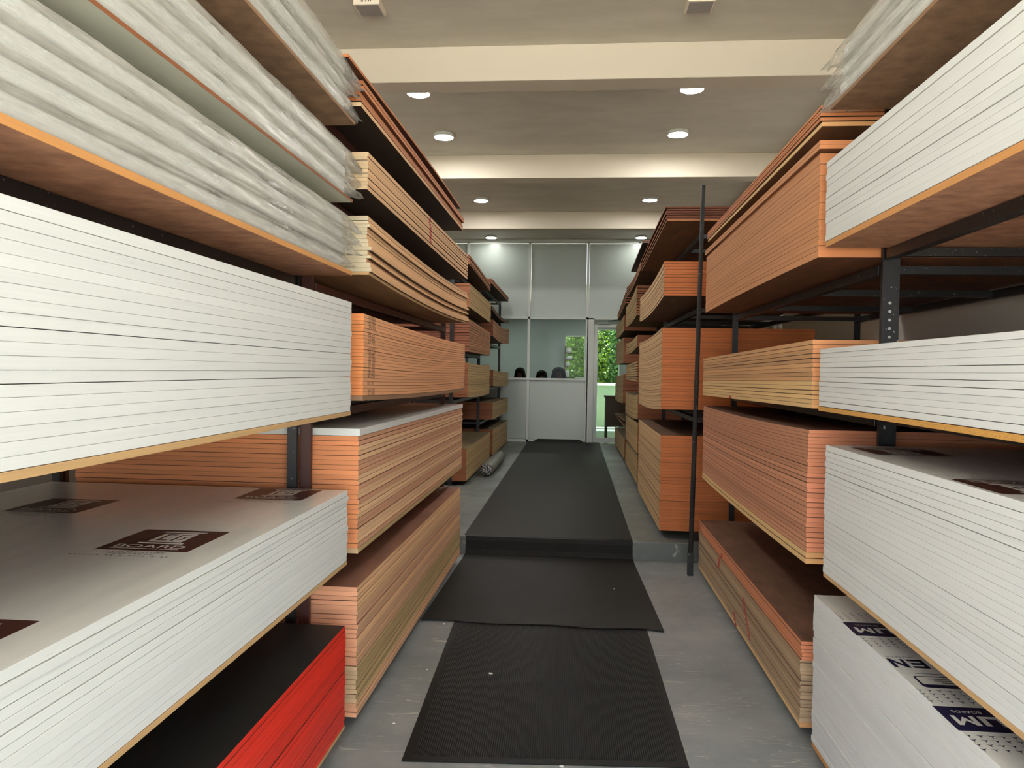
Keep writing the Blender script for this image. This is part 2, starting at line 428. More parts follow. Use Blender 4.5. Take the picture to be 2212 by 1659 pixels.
STUFF = MB()
def stack(side, X, yn, yf, zbn, zbf, Hn, Hf, sag, layers, shelf, rack, group, depth=1.22, jit=.002, nseg=10, stuff=False, fan=0, endjit=.004, slant=0, topsag=0):
    """layers, bottom to top: list of (weight, matkey, description, category, object name).  Returns objects bottom to top."""
    tot = sum(l[0] for l in layers); acc = 0; out = []
    n = len(layers)
    for i, l in enumerate(layers):
        a = acc / tot; acc += l[0]; b = acc / tot
        dx = random.uniform(-jit, jit); dy = random.uniform(-endjit, endjit)
        x0 = side * (X + slant * a) + dx; x1 = side * (X + depth) + dx
        sg = sag + topsag * a
        def zf(s, a=a, sg=sg):
            h = Hn + (Hf - Hn) * s
            return zbn + (zbf - zbn) * s + a * h + a * fan * math.sin(math.pi * s) - sg * 4 * s * (1 - s)
        t = (b - a) * min(Hn, Hf) - (.0004 if l[1] in ('white', 'R2b', 'R2du') else .0009) - (random.random() < (.08 if l[1] in ('R2b', 'R2du') else .2)) * .0011
        mats = M[l[1]]
        if stuff:
            board_geo(STUFF, x0, x1, yn + dy, yf + dy, zf, t, mats, 6); continue
        mb = MB(); board_geo(mb, x0, x1, yn + dy, yf + dy, zf, t, mats, nseg)
        o = mb.build(l[4] if len(l) > 4 else 'plywood_sheet')
        tag(o, lab(l[2], n - 1 - i, n, shelf, rack), l[3], group)
        o['zt'] = 0
        del o['zt']
        out.append((o, x0, zf, t))
    return out

def rep(n, wt, key, desc, cat='plywood sheet', name='plywood_sheet', var=0):
    return [(wt * (1 + random.uniform(-var, var)), key, desc, cat, name) for _ in range(n)]
WH = ('white foam board', 'board', 'foam_board')
NL, NR = 'nearest left', 'nearest right'
# --- nearest left rack
S = {}
S['L1f'] = stack(-1, .87, .37, 2.80, .095, .095, .405, .405, 0,
    [(.6, 'back_tan', 'tan backing board under red-edged boards', 'board', 'backing_board')] + rep(20, 1, 'red', 'black board with red edge', 'board', 'film_faced_board', .1),
    'bottom shelf', NL, 'red-edged black boards on the nearest left rack')
S['L1e'] = stack(-1, .87, .38, 2.81, .733, .733, .292, .292, 0,
    [(.8, 'back_tan', 'tan backing board under white boards', 'board', 'backing_board')] + rep(13, 1, 'white', *WH, .05) + [(1.1, 'white', 'white board printed with brown square logos', 'board', 'foam_board')],
    'second shelf', NL, 'white boards on the second shelf of the nearest left rack', jit=.003, endjit=.003)
S['L1d'] = stack(-1, .87, .39, 2.83, 1.316, 1.316, .442, .442, 0,
    [(.75, 'back_tan', 'tan backing board under the tall white pile', 'board', 'backing_board')] + rep(19, 1, 'white', *WH, .05),
    'third shelf', NL, 'white boards on the third shelf of the nearest left rack', jit=.0015)
# --- nearest right rack
S['R1e'] = stack(1, .95, .50, 2.96, .05, .05, .595, .595, 0,
    [(.9, 'back_orange', 'orange backing board under white boards', 'board', 'backing_board')] + rep(23, 1, 'white', *WH, .08) + [(1.0, 'white', 'white board printed with navy UM blocks', 'board', 'foam_board')],
    'bottom shelf', NR, 'white boards on the bottom shelf of the nearest right rack', jit=.003)
S['R1d'] = stack(1, .95, .42, 2.87, .742, .742, .498, .498, 0,
    [(.9, 'back_tan', 'tan backing board under the tall white pile', 'board', 'backing_board')] + rep(23, 1, 'white', *WH, .08) + [(1.15, 'white', 'white board printed with brown square logos', 'board', 'foam_board')],
    'second shelf', NR, 'white boards on the second shelf of the nearest right rack', jit=.002)
S['R1c'] = stack(1, .95, .52, 2.96, 1.364, 1.364, .240, .240, 0,
    [(1.0, 'chip', 'golden chipboard backing sheet under white boards', 'board', 'backing_board')] + rep(12, 1, 'white', *WH, .08),
    'third shelf', NR, 'white boards on the third shelf of the nearest right rack')
S['R1b'] = stack(1, .95, .49, 2.93, 1.990, 1.990, .330, .325, 0,
    [(.95, 'back_orange', 'orange-edged plywood backing under white boards', 'board', 'backing_board')] + rep(13, 1, 'white', *WH, .05),
    'fourth shelf', NR, 'white boards on the fourth shelf of the nearest right rack')
# --- second left rack
SL, SR = 'second left', 'second right'
S['L2f'] = stack(-1, .87, 2.955, 5.72, .065, .055, .538, .530, 0,
    rep(3, 1, 'L2f', 'pinkish plywood sheet') + rep(8, 1, 'L2g', 'olive-tan pale-ended sheet') + rep(17, 1, 'L2f', 'pinkish plywood sheet'),
    'bottom shelf', SL, 'plywood on the bottom shelf of the second left rack', jit=.0035)
S['L2e'] = stack(-1, .87, 2.95, 5.76, .742, .728, .512, .505, 0,
    rep(1, 1.1, 'L2g', 'pale tan plywood sheet under orange plywood') + rep(23, 1, 'L2e', 'pink-brown plywood sheet') + [(1.5, 'white', 'white foam board lying on orange plywood', 'board', 'foam_board')],
    'second shelf', SL, 'sheets on the second shelf of the second left rack', jit=.003, slant=-.0)
S['L2d'] = stack(-1, .87, 3.0, 5.85, 1.366, 1.338, .362, .368, .012,
    [(1.5, 'back_brown', 'grey-brown backing sheet under orange plywood', 'plywood sheet', 'plywood_sheet')] + rep(23, 1, 'L2d', 'stamped orange-brown plywood sheet'),
    'third shelf', SL, 'stamped plywood on the third shelf of the second left rack', jit=.001)
S['L2c'] = stack(-1, .87, 3.06, 5.96, 1.895, 1.880, .248, .248, .03,
    [(.8, 'back_tan', 'yellow-tan backing board under pale boards', 'board', 'backing_board')] + rep(14, 1, 'L2c', 'pale cream-ended fibreboard sheet', 'fibreboard sheet', 'fibreboard_sheet', .25),
    'fourth shelf', SL, 'pale boards on the fourth shelf of the second left rack', jit=.012, fan=.008)
S['L2b'] = stack(-1, .87, 3.03, 5.93, 2.246, 2.232, .158, .200, .004,
    rep(9, 1, 'L2b', 'pale tan fibreboard sheet', 'fibreboard sheet', 'fibreboard_sheet', .2),
    'fifth shelf', SL, 'pale boards on the fifth shelf of the second left rack', jit=.003)
S['L2a'] = stack(-1, .87, 2.92, 5.64, 2.552, 2.570, .105, .090, 0,
    rep(1, 1.0, 'L2b', 'pale board under brown plywood', 'board', 'backing_board') + rep(4, 1, 'L2a', 'reddish brown plywood sheet', 'plywood sheet', 'plywood_sheet', .2),
    'top shelf', SL, 'brown plywood on the top shelf of the second left rack', jit=.01)
mb = MB(); board_geo(mb, -.86, -2.06, 2.72, 5.47, lambda s: 2.663 + .036 * s + .015 * math.sin(math.pi * s), .012, M['L2a'], 12)
o = mb.build('plywood_sheet'); tag(o, 'warped brown plywood sheet lifting above the top pile of the second left rack', 'plywood sheet')
# --- second right rack
S['R2e'] = stack(1, .95, 3.11, 5.59, .05, .055, .357, .355, 0,
    rep(1, 1.4, 'R2cl', 'pale yellowish plywood sheet') + rep(17, 1, 'R2e', 'grey-brown plywood sheet', 'plywood sheet', 'plywood_sheet', .3) + rep(5, 1, 'R2eu', 'orange plywood sheet'),
    'bottom shelf', SR, 'plywood on the bottom shelf of the second right rack', jit=.004)
S['R2d'] = stack(1, .95, 3.08, 5.51, .736, .738, .544, .528, .012,
    rep(2, 1.2, 'R2cl', 'yellowish plywood sheet under brown sheets') + rep(16, 1, 'R2d', 'red-brown plywood sheet', 'plywood sheet', 'plywood_sheet', .15) + rep(12, .75, 'R2du', 'thin smooth red-brown plywood sheet'),
    'second shelf', SR, 'plywood on the second shelf of the second right rack', jit=.0015)
S['R2c'] = stack(1, .95, 3.05, 5.56, 1.368, 1.342, .276, .270, 0,
    rep(6, 1, 'R2cl', 'pale tan plywood sheet') + rep(9, 1, 'R2c', 'brown plywood sheet'),
    'third shelf', SR, 'plywood on the third shelf of the second right rack')
S['R2b'] = stack(1, .95, 3.01, 5.51, 1.965, 1.945, .410, .405, -.008,
    rep(1, 1.3, 'R2b', 'thick orange-brown plywood sheet') + rep(18, 1, 'R2b', 'smooth orange-brown plywood sheet', 'plywood sheet', 'plywood_sheet', .2),
    'fourth shelf', SR, 'orange-brown plywood on the fourth shelf of the second right rack', jit=.0008)
for q in range(2):
    mb = MB(); board_geo(mb, .935, 2.155, 2.97, 5.49, lambda s, q=q: 2.379 + .017 * q - .020 * s, .016, M['R2b'], 6)
    o = mb.build('plywood_sheet'); tag(o, ['orange plywood sheet overhanging the tall orange-brown pile, lower of the two', 'orange plywood sheet overhanging the tall orange-brown pile, upper of the two'][q], 'plywood sheet', 'overhanging sheets on the tall orange-brown pile')
S['R2a'] = stack(1, .95, 3.01, 5.48, 2.478, 2.455, .085, .070, 0,
    rep(1, 1.3, 'R2cl', 'pale board with a chipped edge under brown plywood', 'board', 'backing_board') + rep(4, .9, 'R2a', 'red-brown plywood sheet', 'plywood sheet', 'plywood_sheet', .2),
    'top shelf', SR, 'brown plywood on the top shelf of the second right rack', jit=.005)
# --- third right rack
TR = 'third right'
S['R3d'] = stack(1, .717, 6.12, 8.18, .21, .21, .782, .782, 0, rep(32, 1, 'R3', 'tan orange-ended plywood sheet', var=.1), 'bottom shelf', TR, 'plywood on the bottom shelf of the third right rack', jit=.004)
S['R3c'] = stack(1, .717, 6.17, 8.27, 1.202, 1.165, .672, .665, .02, rep(28, 1, 'R3', 'wavy tan plywood sheet', var=.1), 'second shelf', TR, 'plywood on the second shelf of the third right rack')
S['R3b'] = stack(1, .717, 6.10, 8.30, 2.130, 2.066, .280, .262, .035, rep(13, 1, 'R3', 'sagging tan plywood sheet'), 'third shelf', TR, 'plywood on the third shelf of the third right rack')
S['R3a'] = stack(1, .717, 6.03, 8.25, 2.722, 2.620, .115, .095, 0, rep(1, .6, 'R2c', 'thin light-edged sheet under dark plywood') + rep(6, 1, 'R3a', 'dark red-brown plywood sheet', var=.2), 'top shelf', TR, 'dark plywood on the top shelf of the third right rack', jit=.01, fan=.01)
# --- third left rack
TL = 'third left'
S['L3f'] = stack(-1, 1.236, 8.54, 10.95, .20, .20, .385, .385, 0, rep(14, 1, 'far', 'olive-tan plywood sheet'), 'bottom shelf', TL, 'plywood on the bottom shelf of the third left rack')
S['L3d'] = stack(-1, 1.236, 8.57, 10.8, 1.182, 1.160, .405, .42, .015, rep(13, 1, 'far', 'olive-tan plywood sheet'), 'second shelf', TL, 'plywood on the second shelf of the third left rack')
S['L3c'] = stack(-1, 1.236, 8.61, 10.83, 1.718, 1.718, .385, .338, 0, rep(12, 1, 'farb', 'red-brown plywood sheet'), 'third shelf', TL, 'plywood on the third shelf of the third left rack')
S['L3b'] = stack(-1, 1.236, 8.6, 10.83, 2.240, 2.200, .278, .285, 0, rep(9, 1, 'far', 'tan orange-ended plywood sheet'), 'fourth shelf', TL, 'plywood on the fourth shelf of the third left rack')
S['L3a'] = stack(-1, 1.236, 8.56, 10.72, 2.733, 2.650, .115, .105, -.01, rep(6, 1, 'farb', 'drooping brown plywood sheet', var=.2), 'top shelf', TL, 'drooping plywood on the top shelf of the third left rack', jit=.006)
# --- farther bays: sheets too many and too small to tell apart
def far(side, X, yn, yf, z0, z1, H0, H1, sag, n, key):
    if side < 0:
        k = 1.03; X *= k; yn *= k; yf = min(13.9, yf * k); z0 = 1.5 + (z0 - 1.5) * k; z1 = 1.5 + (z1 - 1.5) * k; H0 *= k; H1 *= k
    stack(side, X, yn, yf, z0, z1, H0, H1, sag, rep(n, 1, key, 'x', var=.15), '', '', '', stuff=True)
far(-1, 1.2, 11.03, 13.5, .225, .20, .39, .395, 0, 12, 'far'); far(-1, 1.2, 10.95, 13.5, .765, .745, .26, .26, .0, 9, 'far')
far(-1, 1.2, 10.95, 13.5, 1.27, 1.24, .24, .23, .01, 8, 'far'); far(-1, 1.2, 10.85, 13.5, 2.01, 2.0, .24, .27, .05, 8, 'farb')
far(-1, 1.2, 10.68, 13.5, 2.385, 2.37, .06, .05, .06, 3, 'fard'); far(-1, 1.2, 10.63, 13.3, 2.755, 2.745, .07, .08, 0, 4, 'farb')
far(1, .745, 8.6, 10.55, .21, .23, .33, .29, 0, 12, 'far'); far(1, .745, 8.64, 10.6, .555, .56, .36, .34, 0, 13, 'far')
far(1, .745, 8.69, 10.74, .955, .925, .29, .30, .02, 11, 'far'); far(1, .745, 8.9, 10.76, 1.395, 1.40, .25, .20, 0, 8, 'far')
far(1, .745, 8.95, 10.85, 1.812, 1.77, .14, .16, .03, 5, 'far'); far(1, .745, 9.1, 10.95, 2.20, 2.165, .37, .29, .03, 11, 'far')
far(1, .745, 8.47, 10.95, 2.715, 2.60, .08, .16, .05, 5, 'farb'); far(1, .745, 8.4, 10.1, 2.955, 2.855, .03, .03, 0, 2, 'fard')
far(1, .768, 11.1, 13.7, .20, .20, .31, .295, 0, 10, 'far'); far(1, .768, 11.2, 13.8, .68, .72, .17, .03, 0, 2, 'farb')
far(1, .768, 11.65, 13.8, 1.025, 1.005, .455, .44, .02, 14, 'far'); far(1, .768, 11.7, 13.85, 1.65, 1.64, .40, .39, 0, 12, 'far')
far(1, .768, 11.65, 13.85, 2.155, 2.115, .245, .243, .02, 8, 'far'); far(1, .768, 11.4, 13.5, 2.56, 2.44, .20, .10, .0, 5, 'farb')
o = STUFF.build('plywood_sheets')
tag(o, 'piles of tan and brown plywood sheets on the farthest racks by the office', 'plywood sheets', kind='stuff')

# red paint marks drawn across sheet edges
REDP = simple('red_marker_paint', (176, 36, 26), .6)
def redmark(key, side, yn, yf, ya, yb, i0, i1):
    lst = S[key][i0:i1]; n = len(lst)
    for j, (o, x0, zf, t) in enumerate(lst):
        y = ya + (yb - ya) * (j / max(1, n - 1)); s = (y - yn) / (yf - yn)
        x = x0 - side * .0008; z = zf(s); w = .020 + .010 * random.random()
        MB().quad([(x, y - w, z + .001), (x, y + w, z + .001), (x, y + w, z + t - .001), (x, y - w, z + t - .001)], REDP).build('red_paint_mark', o)
redmark('L2b', -1, 3.03, 5.93, 4.38, 4.36, 1, 9)
redmark('R2e', 1, 3.11, 5.59, 4.32, 4.36, 0, 4); redmark('R2e', 1, 3.11, 5.59, 3.98, 4.15, 2, 14); redmark('R2e', 1, 3.11, 5.59, 4.86, 4.76, 12, 20)
redmark('R2c', 1, 3.05, 5.56, 4.6, 4.6, 0, 1)

# ------------------------------------------------------------------ plastic wrapped boards
def wrapped(side, X, yn, yf, z0, z1, depth, label, group, seed, flap=.12):
    rnd = random.Random(seed)
    root = empty('wrapped_board', (side * X, yn, z0)); tag(root, label, 'wrapped board', group)
    x0 = side * (X + .012)
    mb = MB(); board_geo(mb, x0, side * (X + depth), yn + .02, yf - .02, lambda s: z0 + .006, z1 - z0 - .012, M['white'], 4, c=.003)
    part(mb, 'board', root)
    h = z1 - z0; ny = 64
    prof = []  # (u along section: x offset from the aisle side, z fraction, outward dir)
    for q in range(6): prof.append((0.0, .02 + .96 * q / 5, -1, 0))
    for q in range(1, 6): prof.append((depth * (q / 5) ** 1.6, 1.0, 0, 1))
    prof.append((depth, 0.0, 0, -1))
    for q in range(5, 0, -1): prof.append((depth * (q / 6) ** 1.6, 0.0, 0, -1))
    m = MB(); n = len(prof)
    off = [rnd.uniform(-1, 1) for _ in range(n)]
    for i in range(ny + 1):
        s = i / ny; y = yn - .01 + (yf + flap - yn + .01) * s
        over = max(0, (y - yf) / flap)
        for j, (dx, zf_, ox, oz) in enumerate(prof):
            off[j] = off[j] * .86 + rnd.uniform(-1, 1) * .5
            bulge = .005 + .0028 * off[j]
            z = z0 + h * zf_; x = X + dx; yy = y
            if ox: x -= bulge + .0015 * math.sin(y * 23 + zf_ * 9 + seed)
            if oz > 0: z += max(0, bulge) * .5
            if over > 0:
                zc = z0 + h * (.38 + .25 * math.sin(dx * 9 + seed * 1.7))
                z = z + (zc - z) * over * (.75 + .3 * math.sin(dx * 23 + seed)) + .006 * off[j]
                x += .012 * over * off[j] - .016 * over * math.sin(zf_ * 7 + seed)
                yy += .040 * over * math.sin(zf_ * 11 + dx * 14 + seed * 2.1) + .008 * over * off[j]
            z = max(z, z0 + .0005)
            m.v.append((side * x, yy, z))
    for i in range(ny):
        for j in range(n):
            j2 = (j + 1) % n; q = (i * n + j, i * n + j2, (i + 1) * n + j2, (i + 1) * n + j)
            m.face(q if side > 0 else q[::-1], FILM)
    part(m, 'plastic_wrap', root, smooth=True)
    return root
def wrap_stack(side, X, yn, yf, z0, z1, n, where, group, seed, dirs=0):
    h = (z1 - z0) / n
    for i in range(n):
        p = 'topmost' if i == n - 1 else ('lowest' if i == 0 else ORD[n - 1 - i] + ' from the top')
        wrapped(side, X + random.uniform(-.004, .006), yn, yf + random.uniform(-.02, .03), z0 + i * h, z0 + (i + 1) * h - .0015, 1.2,
                'white board in wrinkled clear plastic, %s %s' % (p.replace(' from the top',' down'), where), group, seed + i)
def single(name, side, X, yn, yf, z, t, key, label, cat='board', sag=0):
    mb = MB(); board_geo(mb, side * X, side * (X + 1.22), yn, yf, lambda s: z - sag * 4 * s * (1 - s), t, M[key], 10)
    return tag(mb.build(name), label, cat)
single('backing_board', -1, .87, .39, 2.83, 1.862, .017, 'back_orange', 'orange-edged red-brown backing board under wrapped boards, fourth shelf nearest left')
wrap_stack(-1, .875, .39, 2.78, 1.880, 2.085, 4, 'on the fourth shelf, nearest left rack', 'wrapped boards on the fourth shelf of the nearest left rack', 11)
single('backing_board', -1, .87, .39, 2.83, 2.146, .010, 'back_lam', 'board with pale greenish underside under wrapped boards, fifth shelf nearest left')
wrap_stack(-1, .875, .39, 2.79, 2.158, 2.340, 3, 'on the fifth shelf, nearest left rack', 'wrapped boards on the fifth shelf of the nearest left rack', 23)
single('backing_board', -1, .87, .41, 2.85, 2.452, .012, 'back_brown', 'brown plywood backing board under wrapped boards, top shelf nearest left')
wrap_stack(-1, .875, .41, 2.78, 2.466, 2.665, 3, 'on the top shelf, nearest left rack', 'wrapped boards on the top shelf of the nearest left rack', 37)
single('backing_board', 1, .95, .45, 2.90, 2.504, .014, 'back_brown', 'dark brown plywood backing board under wrapped boards, top shelf nearest right')
wrap_stack(1, .955, .45, 2.86, 2.520, 2.715, 3, 'on the top shelf, nearest right rack', 'wrapped boards on the top shelf of the nearest right rack', 51)

# ------------------------------------------------------------------ printing on the top boards
_tx = {}
def text2d(s):
    if s in _tx: return _tx[s]
    cu = bpy.data.curves.new('t', 'FONT'); cu.body = s; cu.align_x = 'LEFT'
    ob = bpy.data.objects.new('t', cu); COL.objects.link(ob)
    dg = bpy.context.evaluated_depsgraph_get(); me = bpy.data.meshes.new_from_object(ob.evaluated_get(dg))
    v = [(p.co.x, p.co.y) for p in me.vertices]; f = [list(p.vertices) for p in me.polygons]
    bpy.data.objects.remove(ob); bpy.data.curves.remove(cu); bpy.data.meshes.remove(me)
    x0 = min(a for a, _ in v); x1 = max(a for a, _ in v); y0 = min(b for _, b in v); y1 = max(b for _, b in v)
    v = [((a - x0) / (x1 - x0), (b - y0) / (y1 - y0)) for a, b in v]
    _tx[s] = (v, f); return _tx[s]
class Print:
    """flat ink: local frame origin o, axes ex, ey in the board plane"""
    def __init__(s, o, flip): s.mb = MB(); s.o = o; s.fl = -1 if flip else 1
    def P(s, x, y, z): return (s.o[0] + s.fl * x, s.o[1] + s.fl * y, s.o[2] + z)
    def rect(s, x0, x1, y0, y1, m, z=0): s.mb.quad([s.P(x0, y0, z), s.P(x1, y0, z), s.P(x1, y1, z), s.P(x0, y1, z)], m)
    def text(s, t, x0, x1, y0, y1, m, z=0):
        v, f = text2d(t); b = len(s.mb.v)
        s.mb.v += [s.P(x0 + a * (x1 - x0), y0 + c * (y1 - y0), z) for a, c in v]
        for q in f: s.mb.face(q, m, None, b)
    def blocks(s, word, x0, x1, y0, y1, m, z=0):
        n = len(word); w = (x1 - x0) / (n + .18 * (n - 1))
        for i, ch in enumerate(word):
            a = x0 + i * w * 1.18; t = w * .24; X = lambda u: a + u * w; Y = lambda v: y0 + v * (y1 - y0)
            sh = {'U': [[(0, 0), (.26, 0), (.26, 1), (0, 1)], [(.74, 0), (1, 0), (1, 1), (.74, 1)], [(.26, 0), (.74, 0), (.74, .24), (.26, .24)]],
                  'M': [[(0, 0), (.2, 0), (.2, 1), (0, 1)], [(.8, 0), (1, 0), (1, 1), (.8, 1)], [(.2, 1), (.2, .66), (.5, .1), (.5, .5)], [(.8, 1), (.5, .5), (.5, .1), (.8, .66)]],
                  'E': [[(0, 0), (.26, 0), (.26, 1), (0, 1)], [(.26, 0), (1, 0), (1, .22), (.26, .22)], [(.26, .39), (.9, .39), (.9, .61), (.26, .61)], [(.26, .78), (1, .78), (1, 1), (.26, 1)]],
                  'N': [[(0, 0), (.24, 0), (.24, 1), (0, 1)], [(.76, 0), (1, 0), (1, 1), (.76, 1)], [(.24, 1), (.24, .62), (.76, 0), (.76, .38)]]}[ch]
            for q in sh: s.poly([(X(u), Y(v)) for u, v in q], m, z)
    def poly(s, pts, m, z=0): s.mb.quad([s.P(a, b, z) for a, b in pts], m)
BROWN = simple('brown_ink', (66, 34, 30), .4); BOARDW = simple('white_unprinted', (208, 206, 200), .35); NAVY = simple('navy_ink', (28, 28, 62), .35); BLK = simple('black_ink', (40, 40, 44), .45)
def logo(parent, x, y, z, flip, w=.25):
    p = Print((x, y, z + .0006), flip); g = w / .25
    p.rect(0, .25, 0, .24, BROWN)
    p.rect(.07, .195, .205, .218, BOARDW, .0004); p.rect(.07, .195, .075, .088, BOARDW, .0004)
    p.rect(.085, .18, .096, .197, BOARDW, .0004)
    # dark strokes of the emblem
    p.rect(.100, .108, .118, .180, BROWN, .0008); p.rect(.100, .130, .112, .120, BROWN, .0008); p.rect(.100, .128, .176, .184, BROWN, .0008)
    p.rect(.140, .168, .172, .180, BROWN, .0008); p.rect(.140, .147, .112, .172, BROWN, .0008); p.rect(.153, .168, .125, .133, BROWN, .0008); p.rect(.161, .168, .133, .155, BROWN, .0008)
    p.text('BOARD', .03, .22, .032, .062, BOARDW, .0004)
    p.rect(.03, .13, .018, .023, BOARDW, .0004); p.rect(.135, .16, .018, .023, BOARDW, .0004); p.rect(.165, .215, .018, .023, BOARDW, .0004)
    p.text('HIGH MOISTURE', .04, .2, -.022, -.010, BLK); p.text('RESISTANCE', .06, .18, -.038, -.026, BLK)
    rn = random.Random(3)
    for i in range(22):
        a = -.03 + i * .012
        if rn.random() < .7: p.rect(a, a + .007, -.056, -.050, BLK)
    return p.mb.build('printed_logo', parent)
top = S['L1e'][-1][0]; zt = .733 + .292 - .0009
for (x, y) in ((-1.225, 1.80), (-1.215, 2.56), (-1.825, 2.22), (-1.225, 1.04), (-1.825, 1.46), (-1.825, .70)): logo(top, x, y, zt, False)
top = S['R1d'][-1][0]; zt = .742 + .498 - .0009
for (x, y) in ((1.215, 1.985), (1.215, 1.215), (1.26, 2.79), (1.82, 2.38), (1.82, 1.60)): logo(top, x, y, zt, True)
top = S['R1e'][-1][0]; zt = .05 + .595 - .0009
for q in range(4):
    yb = 2.645 - .648 * q
    p = Print((1.20, yb, zt + .0006), True)   # text frame: +x -> world -X, +y -> world -Y
    p.rect(0, .256, 0, .134, NAVY)
    p.blocks('UM', .118, .238, .052, .104, BOARDW, .0004); p.text('BOARDS', .150, .222, .022, .036, BOARDW, .0004)
    # second motif: EN and small text, rounded label
    p2 = p; p = Print((1.20, yb, zt + .0006), True)
    e = .328
    p.blocks('EN', .140, .242, e, e + .066, NAVY); p.text('BOARDS', .160, .238, e - .022, e - .010, NAVY)
    p.rect(.06, .205, e + .105, e + .108, NAVY)
    L0, L1, B0, B1 = .02, .222, e + .125, e + .205
    def rr(a, b, c, d_, r):
        pts = []
        for cx, cy, st in ((b - r, c + r, -90), (b - r, d_ - r, 0), (a + r, d_ - r, 90), (a + r, c + r, 180)):
            for k_ in range(5):
                t_ = math.radians(st + k_ * 22.5); pts.append((cx + r * math.cos(t_), cy + r * math.sin(t_)))
        return pts
    p.poly(rr(L0, L1, B0, B1, .014), NAVY); p.poly(rr(L0 + .006, L1 - .006, B0 + .006, B1 - .022, .009), BOARDW, .0004)
    for k_ in range(3): p.rect(.08, .19 - .015 * k_, B0 + .018 + k_ * .013, B0 + .022 + k_ * .013, BLK, .0008)
    p.mb.build('printed_lettering', top); p = p2
    for rowy in (-.030, -.052, -.074, -.096, .158, .180, .202, .224):
        for i in range(9):
            cx = .02 + i * .0265 + (.013 if int(round(rowy * 1000)) % 44 in (14, 26, 4, 36) else 0)
            if cx > .245: continue
            for t_ in (90, 210, 330):
                a = math.radians(t_); dx, dy = math.cos(a), math.sin(a)
                p.poly([(cx - dy * .0022, rowy + dx * .0022), (cx + dy * .0022, rowy - dx * .0022), (cx + dx * .011, rowy + dy * .011)], NAVY)
    p.mb.build('printed_block', top)

# ------------------------------------------------------------------ racks
def rack(label, side, xf, xb, y0, y1, levels, zb, ztop, m, fronts=(True, True), pw=.045, group='black steel board racks', barn=4, frontm=None):
    r = empty('storage_rack', (side * xf, y0, zb)); tag(r, label, 'rack', group)
    for x, is_f in ((xf, 1), (xb, 0)):
        for y, ok in ((y0, fronts[0]), (y1, fronts[1])):
            if not ok: continue
            a = MB(); mm = m; zb_ = zb; zb = .15 if y > 5.95 else zb_
            sx = side * x
            # L-angle upright
            a.box(min(sx, sx + side * pw), max(sx, sx + side * pw), y - .003, y + .003, zb, ztop, mm)
            a.box(min(sx, sx + side * .006), max(sx, sx + side * .006), y + .003, y + .018, zb, ztop, mm) if y == y0 else a.box(min(sx, sx + side * .006), max(sx, sx + side * .006), y - .018, y - .003, zb, ztop, mm)
            if is_f and pw > .06 and y == y1:
                cxp = side * (x + pw * .5); z = 1.62
                while z < 1.80:
                    a.tube((cxp, y - .0045, z), (cxp, y - .0032, z), .006, .006, HOLE, 8); z += .033
            part(a, 'upright', r); zb = zb_
    for z in levels:
        for x in (xf, xb):
            sx = side * x
            part(MB().box(min(sx, sx + side * .04), max(sx, sx + side * .04), y0 + .045, y1 - .045, z - .042, z - .002, m), 'beam', r, .002)
        for i in range(barn):
            y = y0 + .02 + (y1 - y0 - .04) * i / (barn - 1)
            if i == 0: y += .05
            if i == barn - 1: y -= .05
            a, b = sorted((side * (xf + .04), side * xb))
            part(MB().box(a, b, y - .018, y + .018, z - .036, z - .004, m), 'crossbar', r)
    return r
HOLE = simple('pale_bolt_hole', (170, 172, 168), .6)
rack('black steel rack holding white boards and red-edged boards, nearest on the left', -1, 1.10, 2.10, .32, 2.885, [.095, .733, 1.316, 1.862, 2.146, 2.452], 0, 2.5, STEEL)
rack('dark red-brown steel rack of orange plywood, second on the left', -1, 1.055, 2.10, 2.905, 6.02, [.055, .728, 1.325, 1.848, 2.230, 2.552], 0, 2.6, STEELR)
rack('black steel rack on the raised floor, third on the left', -1, 1.40, 2.40, 8.50, 10.97, [.20, 1.145, 1.718, 2.20, 2.65], .15, 2.7, STEEL)
rack('black steel rack beside the office glass, farthest on the left', -1, 1.40, 2.40, 10.99, 13.98, [.72, 1.22, 1.95, 2.33, 2.778], .15, 2.8, STEEL, fronts=(False, True))
rack('black steel rack holding white boards, nearest on the right', 1, 1.18, 2.10, .36, 2.985, [.05, .742, 1.364, 1.990, 2.504], 0, 2.55, STEEL, pw=.07)
rack('black steel rack of orange-brown plywood, second on the right', 1, 1.20, 2.10, 3.02, 5.78, [.05, .724, 1.342, 1.945, 2.455], 0, 2.5, STEEL, fronts=(False, True))
rack('black steel rack on the raised floor, third on the right', 1, .98, 1.93, 6.00, 8.335, [.21, 1.145, 2.03, 2.62], .15, 2.7, STEEL, fronts=(False, True))
rack('black steel rack on the raised floor, fourth on the right', 1, 1.20, 1.95, 8.36, 11.0, [.21, 1.38, 1.74, 2.13, 2.55], .15, 2.6, STEEL)
rack('black steel rack beside the office door, farthest on the right', 1, 1.20, 1.95, 11.05, 13.9, [.20, .68, .985, 1.64, 2.095, 2.44], .15, 2.5, STEEL)
# free-standing black pole
p = empty('steel_pole', (.885, 5.57, 0)); tag(p, 'thin black steel pole standing in front of the concrete step on the right', 'pole')
part(MB().tube((.885, 5.57, .0), (.935, 5.62, 2.90), .019, .016, STEEL, 10), 'pole', p)
part(MB().box(.865, .905, 5.55, 5.59, 0, .17, STEEL), 'sleeve', p, .002)

